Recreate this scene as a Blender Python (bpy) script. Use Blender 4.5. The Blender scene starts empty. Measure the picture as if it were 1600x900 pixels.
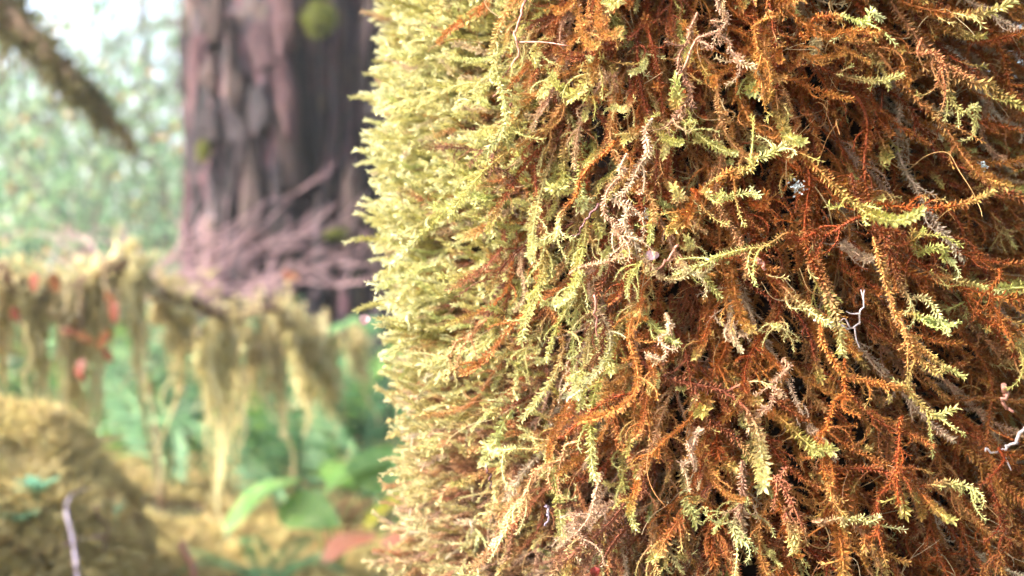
import bpy, math, random
import numpy as np
from mathutils import Vector, Matrix
R = math.radians
SC = bpy.context.scene
COL = SC.collection
rng = np.random.default_rng(11)
random.seed(11)

# ------------------------------------------------------------------ camera, sky, sun, exposure
CZ = 0.65                                   # camera height
FPX = 1798.0                                # focal length in photo pixels (1600 wide)
cam = bpy.data.cameras.new('camera')
co = bpy.data.objects.new('camera', cam); COL.objects.link(co)
co.location = (0, 0, CZ); co.rotation_euler = (R(90), 0, 0)
cam.sensor_width = 36; cam.lens = 36 * FPX / 1600
cam.clip_start = 0.02; cam.clip_end = 500
cam.dof.use_dof = True; cam.dof.focus_distance = 0.452; cam.dof.aperture_fstop = 7.4
SC.camera = co

SUN_TO = Vector((-0.86, -0.27, 0.58)).normalized()      # direction towards the sun
EL = math.asin(SUN_TO.z); AZ = math.atan2(SUN_TO.x, SUN_TO.y)
w = bpy.data.worlds.new('World'); SC.world = w; w.use_nodes = True
nt = w.node_tree; nt.nodes.clear()
sky = nt.nodes.new('ShaderNodeTexSky'); sky.sky_type = 'NISHITA'; sky.sun_disc = False
sky.sun_elevation = EL; sky.sun_rotation = AZ
sky.air_density = 1.0; sky.dust_density = 4.0; sky.ozone_density = 1.0
bg = nt.nodes.new('ShaderNodeBackground'); bg.inputs['Strength'].default_value = 0.078
wo = nt.nodes.new('ShaderNodeOutputWorld')
nt.links.new(sky.outputs[0], bg.inputs[0]); nt.links.new(bg.outputs[0], wo.inputs[0])
sl = bpy.data.lights.new('sun', 'SUN'); sl.energy = 1.5; sl.angle = R(30); sl.color = (1.0, 0.97, 0.92)
so = bpy.data.objects.new('sun', sl); COL.objects.link(so)
so.rotation_euler = SUN_TO.to_track_quat('Z', 'Y').to_euler(); so.location = (-3, -3, 6)
SC.view_settings.view_transform = 'Standard'; SC.view_settings.look = 'None'
SC.view_settings.gamma = 1; SC.view_settings.use_curve_mapping = False
SC.view_settings.exposure = 3.55
SC.render.engine = 'CYCLES'
SC.cycles.use_denoising = True
SC.cycles.use_adaptive_sampling = True; SC.cycles.adaptive_threshold = .03
SC.cycles.max_bounces = 4; SC.cycles.diffuse_bounces = 3; SC.cycles.transmission_bounces = 4
SC.cycles.transparent_max_bounces = 8


def P(px, py, Y):
    """a photo pixel seen at depth Y"""
    return Vector(((px - 800) / FPX * Y, Y, CZ - (py - 450) / FPX * Y))


# ------------------------------------------------------------------ helpers
def mesh(name, V, F, attrs=None, smooth=False):
    """V (n,3); F (m,3|4) array or list of such arrays"""
    V = np.asarray(V, np.float32).reshape(-1, 3)
    Fs = [np.asarray(f, np.int32) for f in (F if isinstance(F, list) else [F]) if len(f)]
    me = bpy.data.meshes.new(name)
    me.vertices.add(len(V)); me.vertices.foreach_set('co', V.ravel())
    li = np.concatenate([f.ravel() for f in Fs]); tot = np.concatenate([np.full(len(f), f.shape[1], np.int32) for f in Fs])
    st = np.concatenate([[0], np.cumsum(tot)[:-1]]).astype(np.int32)
    me.loops.add(len(li)); me.loops.foreach_set('vertex_index', li)
    me.polygons.add(len(tot)); me.polygons.foreach_set('loop_start', st); me.polygons.foreach_set('loop_total', tot)
    me.polygons.foreach_set('use_smooth', np.full(len(tot), smooth))
    for k, a in (attrs or {}).items():
        at = me.attributes.new(k, 'FLOAT', 'POINT'); at.data.foreach_set('value', np.asarray(a, np.float32))
    me.update(calc_edges=True); me.validate()
    return me


class Geo:
    """collects pieces into one mesh"""
    def __init__(s): s.V = []; s.T = []; s.Q = []; s.A = {}; s.n = 0
    def add(s, V, T=None, Q=None, **at):
        V = np.asarray(V, float).reshape(-1, 3)
        s.V.append(V)
        if T is not None and len(T): s.T.append(np.asarray(T) + s.n)
        if Q is not None and len(Q): s.Q.append(np.asarray(Q) + s.n)
        for k, v in at.items(): s.A.setdefault(k, []).append(np.broadcast_to(np.asarray(v, float), (len(V),)))
        s.n += len(V)
    def me(s, name, smooth=False):
        F = []
        if s.T: F.append(np.concatenate(s.T))
        if s.Q: F.append(np.concatenate(s.Q))
        return mesh(name, np.concatenate(s.V), F, {k: np.concatenate(v) for k, v in s.A.items()}, smooth)


def link(name, me, mat=None, parent=None, **props):
    o = bpy.data.objects.new(name, me); COL.objects.link(o)
    if mat is not None and not me.materials: me.materials.append(mat)
    if parent is not None: o.parent = parent
    for k, v in props.items(): o[k] = v
    return o


def empty(name, loc=(0, 0, 0), **props):
    o = bpy.data.objects.new(name, None); COL.objects.link(o); o.location = loc; o.empty_display_size = .05
    for k, v in props.items(): o[k] = v
    return o


def frames(C):
    """tangent and two normals along a polyline C (n,3)"""
    T = np.gradient(C, axis=0); T /= np.linalg.norm(T, axis=1)[:, None] + 1e-12
    n = np.cross(T[0], [0.13, 0.97, 0.21]); n /= np.linalg.norm(n)
    N = np.zeros_like(C)
    for i in range(len(C)):
        n = n - T[i] * n.dot(T[i]); n /= np.linalg.norm(n) + 1e-12; N[i] = n
    return T, N, np.cross(T, N)


def tube(C, r, sides=6, cap=True):
    C = np.asarray(C, float); n = len(C); r = np.broadcast_to(np.asarray(r, float), (n,))
    T, N, B = frames(C)
    a = np.arange(sides) / sides * 2 * math.pi
    V = C[:, None] + r[:, None, None] * (np.cos(a)[None, :, None] * N[:, None] + np.sin(a)[None, :, None] * B[:, None])
    V = V.reshape(-1, 3)
    i = np.arange(n - 1)[:, None] * sides; j = np.arange(sides)[None]; k = (j + 1) % sides
    Q = np.stack([i + j, i + k, i + sides + k, i + sides + j], -1).reshape(-1, 4)
    Tn = []
    if cap:
        V = np.concatenate([V, C[:1], C[-1:]])
        for q in range(sides):
            Tn.append((n * sides, (q + 1) % sides, q)); Tn.append((n * sides + 1, (n - 1) * sides + q, (n - 1) * sides + (q + 1) % sides))
    return V, np.array(Tn, int).reshape(-1, 3), Q


def smooth_curve(pts, n):
    """Catmull-Rom through pts"""
    p = np.asarray(pts, float); p = np.concatenate([2 * p[:1] - p[1:2], p, 2 * p[-1:] - p[-2:-1]])
    u = np.linspace(0, len(p) - 3 - 1e-6, n); i = u.astype(int); f = (u - i)[:, None]
    a, b, c, d = p[i], p[i + 1], p[i + 2], p[i + 3]
    return .5 * (2 * b + (c - a) * f + (2 * a - 5 * b + 4 * c - d) * f ** 2 + (3 * b - a - 3 * c + d) * f ** 3)


def wob(n, amp, rg, k=5):
    """smooth random offsets (n,3)"""
    c = rg.normal(0, amp, (k, 3)); c[0] = 0
    return smooth_curve(c, n)


def hash3(i, j, k, s):
    h = (i * 374761393 + j * 668265263 + k * 2147483647 + s * 1274126177) & 0xffffffff
    h = ((h ^ (h >> 13)) * 1274126177) & 0xffffffff
    return ((h ^ (h >> 16)) & 0xffff) / 65535.0


def vnoise(p, s=0):
    """value noise in -1..1 for p (...,3)"""
    p = np.asarray(p, float); i = np.floor(p).astype(np.int64); f = p - i; f = f * f * (3 - 2 * f)
    r = 0
    for a in (0, 1):
        for b in (0, 1):
            for c in (0, 1):
                wgt = (f[..., 0] if a else 1 - f[..., 0]) * (f[..., 1] if b else 1 - f[..., 1]) * (f[..., 2] if c else 1 - f[..., 2])
                r = r + wgt * hash3(i[..., 0] + a, i[..., 1] + b, i[..., 2] + c, s)
    return r * 2 - 1


def fbm(p, s=0, o=4):
    p = np.asarray(p, float); r = 0; a = .5
    for k in range(o): r = r + a * vnoise(p * 2 ** k, s + k); a *= .5
    return r


# ------------------------------------------------------------------ materials
class NT:
    def __init__(s, name):
        s.m = bpy.data.materials.new(name); s.m.use_nodes = True; s.t = s.m.node_tree; s.t.nodes.clear()
        s.out = s.n('ShaderNodeOutputMaterial')
    def n(s, typ, **kw):
        x = s.t.nodes.new(typ)
        for k, v in kw.items(): setattr(x, k, v)
        return x
    def l(s, a, b): s.t.links.new(a, b)
    def put(s, sock, v):
        if hasattr(v, 'is_output') or isinstance(v, bpy.types.NodeSocket): s.l(v, sock)
        elif isinstance(v, (tuple, list)): sock.default_value = (*v, 1) if len(v) == 3 and sock.type == 'RGBA' else v
        else: sock.default_value = v
    def attr(s, name, typ='GEOMETRY'): return s.n('ShaderNodeAttribute', attribute_name=name, attribute_type=typ).outputs['Fac']
    def math(s, op, a, b=0.0, c=None, clamp=False):
        x = s.n('ShaderNodeMath', operation=op, use_clamp=clamp); s.put(x.inputs[0], a); s.put(x.inputs[1], b)
        if c is not None: s.put(x.inputs[2], c)
        return x.outputs[0]
    def mix(s, f, a, b, blend='MIX'):
        x = s.n('ShaderNodeMix', data_type='RGBA', blend_type=blend); s.put(x.inputs['Factor'], f)
        s.put(x.inputs[6], a); s.put(x.inputs[7], b); return x.outputs[2]
    def ramp(s, f, stops):
        x = s.n('ShaderNodeValToRGB'); e = x.color_ramp.elements
        while len(e) < len(stops): e.new(.5)
        for q, (p, c) in zip(e, stops): q.position = p; q.color = (*c, 1)
        s.put(x.inputs[0], f); return x.outputs[0]
    def noise(s, scale, detail=4, rough=.55, stretch=None, coord='Object'):
        tc = s.n('ShaderNodeTexCoord').outputs[coord]
        if stretch:
            mp = s.n('ShaderNodeMapping'); mp.inputs['Scale'].default_value = stretch; s.l(tc, mp.inputs[0]); tc = mp.outputs[0]
        x = s.n('ShaderNodeTexNoise'); x.inputs['Scale'].default_value = scale; x.inputs['Detail'].default_value = detail
        x.inputs['Roughness'].default_value = rough; s.l(tc, x.inputs['Vector']); return x.outputs['Fac']
    def finish(s, col, rough=.75, translucent=0.0, spec=.3, bump=None, bstr=.4, bdist=.01):
        b = s.n('ShaderNodeBsdfPrincipled'); s.put(b.inputs['Base Color'], col); s.put(b.inputs['Roughness'], rough)
        b.inputs['Specular IOR Level'].default_value = spec
        if bump is not None:
            bp = s.n('ShaderNodeBump'); bp.inputs['Strength'].default_value = bstr; bp.inputs['Distance'].default_value = bdist
            s.l(bump, bp.inputs['Height']); s.l(bp.outputs[0], b.inputs['Normal'])
        sh = b.outputs[0]
        if translucent:
            tr = s.n('ShaderNodeBsdfTranslucent'); s.put(tr.inputs[0], col)
            mx = s.n('ShaderNodeMixShader'); mx.inputs[0].default_value = translucent
            s.l(sh, mx.inputs[1]); s.l(tr.outputs[0], mx.inputs[2]); sh = mx.outputs[0]
        s.l(sh, s.out.inputs[0]); return s.m


def mat_moss():
    s = NT('feathery moss')
    t = s.attr('t'); u = s.attr('u'); rnd = s.n('ShaderNodeObjectInfo').outputs['Random']
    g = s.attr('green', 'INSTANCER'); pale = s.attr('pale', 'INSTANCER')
    r2 = s.math('FRACT', s.math('MULTIPLY', rnd, 7.31)); r3 = s.math('FRACT', s.math('MULTIPLY', rnd, 23.7))
    rust = s.ramp(r2, [(0, (.12, .022, .006)), (.3, (.28, .058, .009)), (.6, (.44, .145, .024)), (.85, (.52, .26, .06)), (1, (.46, .27, .13))])
    rust = s.mix(s.math('MULTIPLY', s.attr('old', 'INSTANCER'), .8), rust, s.ramp(r3, [(0, (.15, .032, .008)), (1, (.31, .090, .018))]))  # deeper rust darkens the shaded side by colour
    live = s.ramp(r3, [(0, (.36, .36, .08)), (.4, (.49, .48, .16)), (.75, (.60, .57, .26)), (1, (.40, .46, .13))])
    # where along the shoot the rust turns to living green
    start = s.math('MULTIPLY_ADD', g, -1.0, 1.0)
    f = s.math('DIVIDE', s.math('SUBTRACT', t, start), .32, clamp=True)
    c = s.mix(f, rust, live)
    tip = s.math('MULTIPLY', s.math('DIVIDE', s.math('SUBTRACT', t, .80), .2, clamp=True), s.math('MULTIPLY_ADD', g, .8, .1), clamp=True)
    c = s.mix(tip, c, s.mix(s.math('POWER', g, 1.5), (.40, .36, .07), (.80, .82, .52)))
    c = s.mix(s.math('MULTIPLY', u, .13), c, (.62, .46, .20))          # dry leaf points
    pc = s.ramp(r3, [(0, (.42, .27, .18)), (.5, (.56, .43, .30)), (1, (.62, .55, .42))])
    c = s.mix(pale, c, pc)
    w_ = s.attr('w'); hv_ = s.n('ShaderNodeHueSaturation'); s.put(hv_.inputs['Color'], c)
    s.put(hv_.inputs['Hue'], s.math('MULTIPLY_ADD', w_, .03, .485)); s.put(hv_.inputs['Value'], s.math('MULTIPLY_ADD', s.math('FRACT', s.math('MULTIPLY', w_, 5.3)), .75, .62)); c = hv_.outputs[0]
    return s.finish(c, .65, .22, .2)


def mat_thread():
    s = NT('moss thread')
    rnd = s.n('ShaderNodeObjectInfo').outputs['Random']
    c = s.ramp(rnd, [(0, (.40, .17, .05)), (.4, (.48, .30, .12)), (.75, (.52, .42, .25)), (1, (.30, .09, .03))])
    return s.finish(c, .6, .2)


def mat_bark_dark():
    s = NT('damp peat bark')
    n = s.noise(40)
    return s.finish(s.ramp(n, [(.3, (.008, .005, .004)), (.7, (.03, .014, .008))]), .9, bump=n)


def mat_bark_grey(name='furrowed bark', base=0):
    s = NT(name)
    n1 = s.noise(8, 5, .68, (1, 1, .28)); n2 = s.noise(16, 4, .6, (1, 1, .25)); n3 = s.noise(60, 5, .65, (1, 1, .4))
    rnd = s.n('ShaderNodeObjectInfo').outputs['Random']
    c = s.ramp(n1, [(.42, (.003, .003, .005)), (.47, (.022, .020, .027)), (.51, (.14, .058, .070)), (.55, (.048, .048, .060)), (.61, (.17, .105, .085))])
    pink = s.ramp(rnd, [(0, (.010, .010, .013)), (.35, (.04, .04, .048)), (.6, (.16, .065, .078)), (.85, (.11, .072, .058)), (1, (.06, .052, .025))])
    if base == 1: c = s.mix(.55, c, pink)
    c = s.mix(s.ramp(n2, [(.62, (0, 0, 0)), (.75, (1, 1, 1))]), c, (.13, .12, .045))
    c = s.mix(s.math('MULTIPLY', n3, .35), c, (.02, .016, .016))
    return s.finish(c, .85, bump=n3, bstr=.6, bdist=.02)


def mat_simple(name, stops, scale=20, rough=.7, tr=0., stretch=None, attr=None, rand=0., spec=.3, bump=True):
    s = NT(name)
    n = s.attr(attr) if attr else s.noise(scale, 4, .55, stretch)
    c = s.ramp(n, stops)
    if rand:
        r = s.n('ShaderNodeObjectInfo').outputs['Random']
        hs = s.n('ShaderNodeHueSaturation'); s.put(hs.inputs['Color'], c)
        s.put(hs.inputs['Hue'], s.math('MULTIPLY_ADD', r, .05 * rand, .5 - .025 * rand))
        s.put(hs.inputs['Value'], s.math('MULTIPLY_ADD', s.math('FRACT', s.math('MULTIPLY', r, 9.1)), .7 * rand, 1 - .35 * rand))
        c = hs.outputs[0]
    return s.finish(c, rough, tr, spec, bump=None if attr or not bump else n)


M = dict(
    moss=mat_moss(), thread=mat_thread(), peat=mat_bark_dark(), bark=mat_bark_grey(), plate=mat_bark_grey('bark plate', 1),
    drape=mat_simple('hanging moss', [(0, (.26, .20, .08)), (.4, (.48, .40, .19)), (.75, (.62, .54, .30)), (1, (.70, .64, .42))], attr='v', tr=.45, rand=.5),
    cushion=mat_simple('cushion moss', [(0, (.20, .14, .045)), (.5, (.42, .32, .12)), (1, (.58, .48, .23))], attr='v', tr=.25, rand=.5),
    leafy=mat_simple('forest leaf', [(0, (.09, .19, .10)), (.5, (.19, .31, .17)), (.85, (.30, .40, .19)), (1, (.46, .24, .08))], attr='v', tr=.45, rough=.4, spec=.6),
    needle=mat_simple('hemlock needles', [(0, (.13, .19, .15)), (.5, (.22, .29, .23)), (.93, (.30, .36, .26)), (1, (.40, .24, .12))], attr='v', tr=.4, rough=.4, spec=.6),
    fern=mat_simple('fern frond', [(0, (.07, .16, .075)), (.6, (.13, .27, .125)), (1, (.23, .38, .17))], attr='v', tr=.35, rough=.55, spec=.3, rand=.4),
    broad=mat_simple('broad leaf', [(.3, (.10, .23, .05)), (.5, (.16, .30, .07)), (.7, (.27, .38, .14))], 40, .35, .4, spec=.5, rand=.3, bump=False),
    broad_yellow=mat_simple('yellowing leaf', [(.3, (.26, .28, .03)), (.7, (.38, .30, .05))], 14, .4, .4, bump=False),
    broad_red=mat_simple('reddened leaf', [(.3, (.34, .10, .06)), (.7, (.42, .20, .13))], 14, .35, .35, bump=False),
    red=mat_simple('autumn leaf', [(.35, (.20, .055, .025)), (.65, (.42, .17, .08))], 60, .5, .45, rand=.9, bump=False),
    teal=mat_simple('seedling leaf', [(.3, (.12, .28, .16)), (.7, (.20, .38, .24))], 30, .4, .35, bump=False),
    pinktwig=mat_simple('bare pink twig', [(.3, (.32, .18, .195)), (.7, (.48, .31, .32))], 30, .6),
    purpletwig=mat_simple('weathered violet twig', [(.42, (.06, .04, .06)), (.58, (.30, .25, .32))], 60, .5),
    brown=mat_simple('brown twig', [(.3, (.10, .055, .03)), (.7, (.20, .12, .07))], 30, .7),
    wood=mat_simple('trunk bark', [(.3, (.06, .045, .035)), (.7, (.14, .10, .08))], 9, .85, stretch=(1, 1, .25)),
    soil=mat_simple('forest floor', [(.3, (.035, .022, .013)), (.5, (.09, .07, .025)), (.65, (.13, .12, .035)), (.8, (.10, .06, .035))], 9, .9),
    white=mat_simple('bleached twig', [(.3, (.30, .24, .24)), (.7, (.52, .44, .44))], 90, .5),
    lichen=mat_simple('grey white lichen', [(.3, (.30, .34, .35)), (.7, (.50, .55, .56))], 200, .7, .2),
    darkneedle=mat_simple('fallen dark needle', [(.3, (.05, .02, .025)), (.7, (.14, .06, .06))], 90, .4),
    pinkneedle=mat_simple('fallen pink brown needle', [(.3, (.30, .12, .09)), (.7, (.42, .20, .15))], 90, .4),
    petal=mat_simple('pale pink bract', [(.3, (.40, .24, .27)), (.7, (.52, .36, .40))], 90, .45, .3),
    bud=mat_simple('dark red bud', [(.3, (.14, .015, .015)), (.7, (.24, .04, .03))], 90, .3),
)

# ------------------------------------------------------------------ ground
def ground_h(x, y):
    x = np.asarray(x, float); y = np.asarray(y, float)
    h = .10 + .035 * np.clip(y - 1.5, 0, 6) + .06 * fbm(np.stack([x * .7, y * .7, 0 * x], -1), 3)
    h = h + 0.24 * np.exp(-((x + 1.05) ** 2 / .22 + (y - 1.75) ** 2 / .55))           # the bank on the left
    return h
gx = np.concatenate([np.linspace(-120, -7, 24)[:-1], np.linspace(-7, 7, 113), np.linspace(7, 120, 24)[1:]])
gy = np.concatenate([np.linspace(-60, -3, 14)[:-1], np.linspace(-3, 12, 121), np.linspace(12, 160, 30)[1:]])
X, Y = np.meshgrid(gx, gy)
Z = ground_h(X, Y)
nx, ny = len(gx), len(gy)
ii = (np.arange(ny - 1)[:, None] * nx + np.arange(nx - 1)[None]).ravel()
link('ground', mesh('ground', np.stack([X, Y, Z], -1).reshape(-1, 3), np.stack([ii, ii + 1, ii + nx + 1, ii + nx], -1), smooth=True), M['soil'],
     kind='structure', label='brown forest floor with scattered moss', category='ground')


# ------------------------------------------------------------------ moss shoots
def stem_leaves(G, C, tt, spacing, leaf, width, beta, rg, stem_r, plump=0.0, dens=1.0):
    """a stem with tiny spreading leaves; tt = age coordinate along it"""
    n = len(C)
    V, T, Q = tube(C, np.linspace(stem_r, stem_r * .3, n), 4, False)
    G.add(V, T, Q, t=np.repeat(tt, 4), u=0., w=.3)
    seg = np.linalg.norm(np.diff(C, axis=0), axis=1); s = np.concatenate([[0], np.cumsum(seg)]); L = s[-1]
    k = max(4, int(L / spacing * dens))
    q = (np.arange(k) + rg.random(k) * .5) / k * L
    pos = np.stack([np.interp(q, s, C[:, i]) for i in range(3)], -1)
    Tn, Nn, Bn = frames(C)
    it = lambda A: np.stack([np.interp(q, s, A[:, i]) for i in range(3)], -1)
    T_, N_, B_ = it(Tn), it(Nn), it(Bn)
    f = q / L
    a = np.arange(k) * 2.39996 + rg.normal(0, .25, k)
    r = np.cos(a)[:, None] * N_ + np.sin(a)[:, None] * B_
    be = beta + rg.normal(0, .18, k)
    be = np.where(f > .8, be - (f - .8) / .2 * plump, be)
    ln = leaf * (.75 + .5 * rg.random(k)) * np.where(f > .78, 1.2, 1) * (1 - .35 * np.clip((.12 - f) / .12, 0, 1))
    d = np.cos(be)[:, None] * T_ + np.sin(be)[:, None] * r
    d2 = np.cos(be + .5)[:, None] * T_ + np.sin(be + .5)[:, None] * r           # recurved points
    wv = np.cross(T_, r)
    p0 = pos + r * stem_r * .6
    mid = p0 + d * (ln * .5)[:, None]
    tipp = mid + d2 * (ln * .5)[:, None]
    wd = (width * (.8 + .4 * rg.random(k)))[:, None] * .5
    keel = T_ * (ln * .08)[:, None]
    Vl = np.stack([p0, mid + wv * wd + keel, tipp, mid - wv * wd + keel], 1).reshape(-1, 3)
    b = np.arange(k)[:, None] * 4
    Tl = np.concatenate([b + [0, 1, 2], b + [0, 2, 3]])
    tv = np.interp(q, s, tt)
    G.add(Vl, Tl, None, t=np.repeat(tv, 4), u=np.tile([0, .3, 1, .3], k), w=np.repeat(rg.random(k), 4))


def integ(theta, lat, step):
    """polyline from heading theta (from straight down towards outward +x) and sideways heading lat"""
    d = np.stack([np.sin(theta) * np.cos(lat), np.sin(lat), -np.cos(theta) * np.cos(lat)], -1) * step
    return np.concatenate([[[0, 0, 0]], np.cumsum(d, 0)])


def claw(d0, e, bend, L, m):
    """offsets along a branchlet that starts along d0 and bends towards e"""
    d0 = d0 / np.linalg.norm(d0); e = e - d0 * d0.dot(e); e /= np.linalg.norm(e) + 1e-9
    a = bend * np.linspace(0, 1, m - 1)[:, None] ** 1.2
    return np.concatenate([[[0, 0, 0]], np.cumsum(np.cos(a) * d0 + np.sin(a) * e, 0)]) * L / (m - 1)


def make_shoot(kind, seed):
    rg = np.random.default_rng(seed); G = Geo(); n = 22
    f = np.linspace(0, 1, n)
    if kind == 'hang':
        L = rg.uniform(.055, .092); th = R(70) * np.exp(-f * 6) + R(rg.uniform(0, 16)) + R(rg.uniform(25, 85)) * np.clip((f - .5) / .5, 0, 1) ** 1.6
        nb = rg.integers(7, 13); leaf = .0016
    elif kind == 'reach':
        L = rg.uniform(.038, .058); th = R(rg.uniform(55, 85)) - R(rg.uniform(25, 50)) * np.sin(f * 2.6) + R(rg.uniform(10, 45)) * f ** 2
        nb = rg.integers(4, 8); leaf = .0019
    elif kind == 'wispy':
        L = rg.uniform(.035, .065); th = R(60) * np.exp(-f * 5) + R(rg.uniform(5, 35)) + R(rg.uniform(0, 60)) * f ** 2
        nb = rg.integers(13, 20); leaf = .0014
    elif kind == 'finger':
        L = rg.uniform(.031, .039); th = R(rg.uniform(75, 105)) - R(rg.uniform(0, 30)) * np.sin(f * 2.6) + R(rg.uniform(0, 35)) * f
        nb = rg.integers(0, 3); leaf = .0018
    else:
        L = rg.uniform(.022, .038); th = R(rg.uniform(30, 85)) + R(30) * (f - .5) * rg.normal()
        nb = rg.integers(5, 9); leaf = .0017
    lat = smooth_curve(rg.normal(0, .34, (5, 1)).repeat(3, 1), n)[:, 0] * np.clip(f * 3, 0, 1)
    th = th + smooth_curve(rg.normal(0, .26, (6, 1)).repeat(3, 1), n)[:, 0]
    C = integ(th, lat, L / n)
    tt = np.concatenate([[0], f])
    stem_leaves(G, C, tt, (.00021 if kind == 'finger' else .00019), leaf, (.0008 if kind == 'finger' else .0009), (.46 if kind == 'finger' else .80), rg, (.0004 if kind == 'wispy' else .0006), plump=.42)
    Tn, Nn, Bn = frames(C)
    side = rg.choice([-1, 1])
    for k in range(nb):
        fr = rg.uniform(.15, .93); i = int(fr * n)
        side = -side
        pln = np.array([0, 1., 0]) - Tn[i] * Tn[i][1]; pln /= np.linalg.norm(pln)
        oth = np.cross(Tn[i], pln)
        a = rg.uniform(.6, 1.15); tw = rg.normal(0, .45)
        d0 = math.cos(a) * Tn[i] + math.sin(a) * (side * math.cos(tw) * pln + math.sin(tw) * oth)
        bl = rg.uniform(.006, .0155) * (1.15 if kind == 'wispy' else 1) * (1.0 - .45 * max(0, fr - .55) / .45); m = 10
        Cb = C[i] + claw(d0, Tn[i] * rg.uniform(-.3, 1) + np.array([.2, 0, -.5]) + rg.normal(0, .6, 3), rg.uniform(.7, 2.1), bl, m)
        stem_leaves(G, Cb, np.linspace(tt[i], min(1, tt[i] + .32), m), .00036, (.0009 if kind == 'wispy' else .0012), .00042, .55, rg, (.00026 if kind == 'wispy' else .00034), plump=.2)
    return G.me(kind + '_shoot', False)


def make_thread(seed):
    rg = np.random.default_rng(seed); G = Geo(); n = 26
    L = rg.uniform(.02, .045)
    d = rg.normal(0, 1, (n, 3)); d = np.cumsum(smooth_curve(rg.normal(0, 1., (7, 3)), n) * .25, 0) + np.array([.5, rg.normal(0, .5), -.6])
    d /= np.linalg.norm(d, axis=1)[:, None]
    C = np.cumsum(d * L / n, 0)
    V, T, Q = tube(C, np.linspace(.00016, .00008, n), 4, False); G.add(V, T, Q, t=.5, u=0.)
    for k in range(rg.integers(0, 4)):
        i = rg.integers(5, n - 3); m = 8; g = np.linspace(0, 1, m)[:, None]
        dd = rg.normal(0, 1, 3); dd /= np.linalg.norm(dd)
        Cb = C[i] + (d[i] + dd) * .5 * L * .3 * g + rg.normal(0, .003, 3) * g ** 2
        V, T, Q = tube(Cb, np.linspace(.00015, .00008, m), 3, False); G.add(V, T, Q, t=.5, u=0.)
    return G.me('thread', True)


protos = bpy.data.collections.new('moss_shapes')
VAR = []
def proto(me, mat):
    me.materials.append(mat); i = len(VAR)
    o = bpy.data.objects.new('%03d' % i, me); protos.objects.link(o); VAR.append(me); return i
HANG = [proto(make_shoot('hang', 100 + i), M['moss']) for i in range(12)]
REACH = [proto(make_shoot('reach', 200 + i), M['moss']) for i in range(10)]
WISP = [proto(make_shoot('wispy', 550 + i), M['moss']) for i in range(8)]
FINGER = [proto(make_shoot('finger', 500 + i), M['moss']) for i in range(8)]
TUFT = [proto(make_shoot('tuft', 300 + i), M['moss']) for i in range(8)]
THREAD = [proto(make_thread(400 + i), M['thread']) for i in range(10)]


def instancer(name, pos, rot, scale, idx, green, pale, old, parent, **props):
    me = bpy.data.meshes.new(name); me.vertices.add(len(pos)); me.vertices.foreach_set('co', np.asarray(pos, np.float32).ravel())
    for k, v, ty in (('rot', rot, 'FLOAT_VECTOR'), ('scl', scale, 'FLOAT'), ('idx', idx, 'INT'), ('green', green, 'FLOAT'), ('pale', pale, 'FLOAT'), ('old', old, 'FLOAT')):
        a = me.attributes.new(k, ty, 'POINT')
        a.data.foreach_set('vector' if ty == 'FLOAT_VECTOR' else 'value', np.asarray(v, np.int32 if ty == 'INT' else np.float32).ravel())
    o = bpy.data.objects.new(name, me); COL.objects.link(o); o.parent = parent
    for k, v in props.items(): o[k] = v
    ng = bpy.data.node_groups.get('scatter')
    if ng is None:
        ng = bpy.data.node_groups.new('scatter', 'GeometryNodeTree')
        ng.interface.new_socket('Geometry', in_out='INPUT', socket_type='NodeSocketGeometry')
        ng.interface.new_socket('Geometry', in_out='OUTPUT', socket_type='NodeSocketGeometry')
        N = ng.nodes; gi = N.new('NodeGroupInput'); go = N.new('NodeGroupOutput')
        ci = N.new('GeometryNodeCollectionInfo'); ci.inputs['Collection'].default_value = protos
        ci.inputs['Separate Children'].default_value = True; ci.inputs['Reset Children'].default_value = True
        ip = N.new('GeometryNodeInstanceOnPoints'); ip.inputs['Pick Instance'].default_value = True
        def na(n, ty):
            x = N.new('GeometryNodeInputNamedAttribute'); x.data_type = ty; x.inputs['Name'].default_value = n; return x.outputs['Attribute']
        e2r = N.new('FunctionNodeEulerToRotation'); ng.links.new(na('rot', 'FLOAT_VECTOR'), e2r.inputs[0])
        ng.links.new(gi.outputs[0], ip.inputs['Points']); ng.links.new(ci.outputs[0], ip.inputs['Instance'])
        ng.links.new(na('idx', 'INT'), ip.inputs['Instance Index']); ng.links.new(e2r.outputs[0], ip.inputs['Rotation'])
        ng.links.new(na('scl', 'FLOAT'), ip.inputs['Scale']); ng.links.new(ip.outputs[0], go.inputs[0])
    md = o.modifiers.new('scatter', 'NODES'); md.node_group = ng
    return o


# ------------------------------------------------------------------ the moss-grown trunk
TA = R(11); TD = .651
TX, TY = TD * math.sin(TA), TD * math.cos(TA)
FACE = math.atan2(-TY, -TX)                       # bearing of the side that faces the camera
R0 = .133
tree = empty('mossy_tree', (TX, TY, float(ground_h(TX, TY))), label='tree trunk thickly clothed in rust and yellow-green feathery moss', category='tree')
TZ0 = tree.location.z

def axis(z):
    """the trunk leans a little"""
    dz = z - CZ
    return np.stack([TX - .006 - .075 * dz + 0 * z, TY + .02 * dz, z], -1)

def base_r(az, z):
    az = np.asarray(az); z = np.asarray(z)
    p = np.stack([np.cos(az) * 2.2, np.sin(az) * 2.2, z * 7.], -1)
    q = np.stack([np.cos(az) * 6, np.sin(az) * 6, z * 22.], -1)
    return R0 + .012 * vnoise(p, 5) + .016 * vnoise(q, 9) + .05 * np.exp(-(z - TZ0) / .15)

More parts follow.
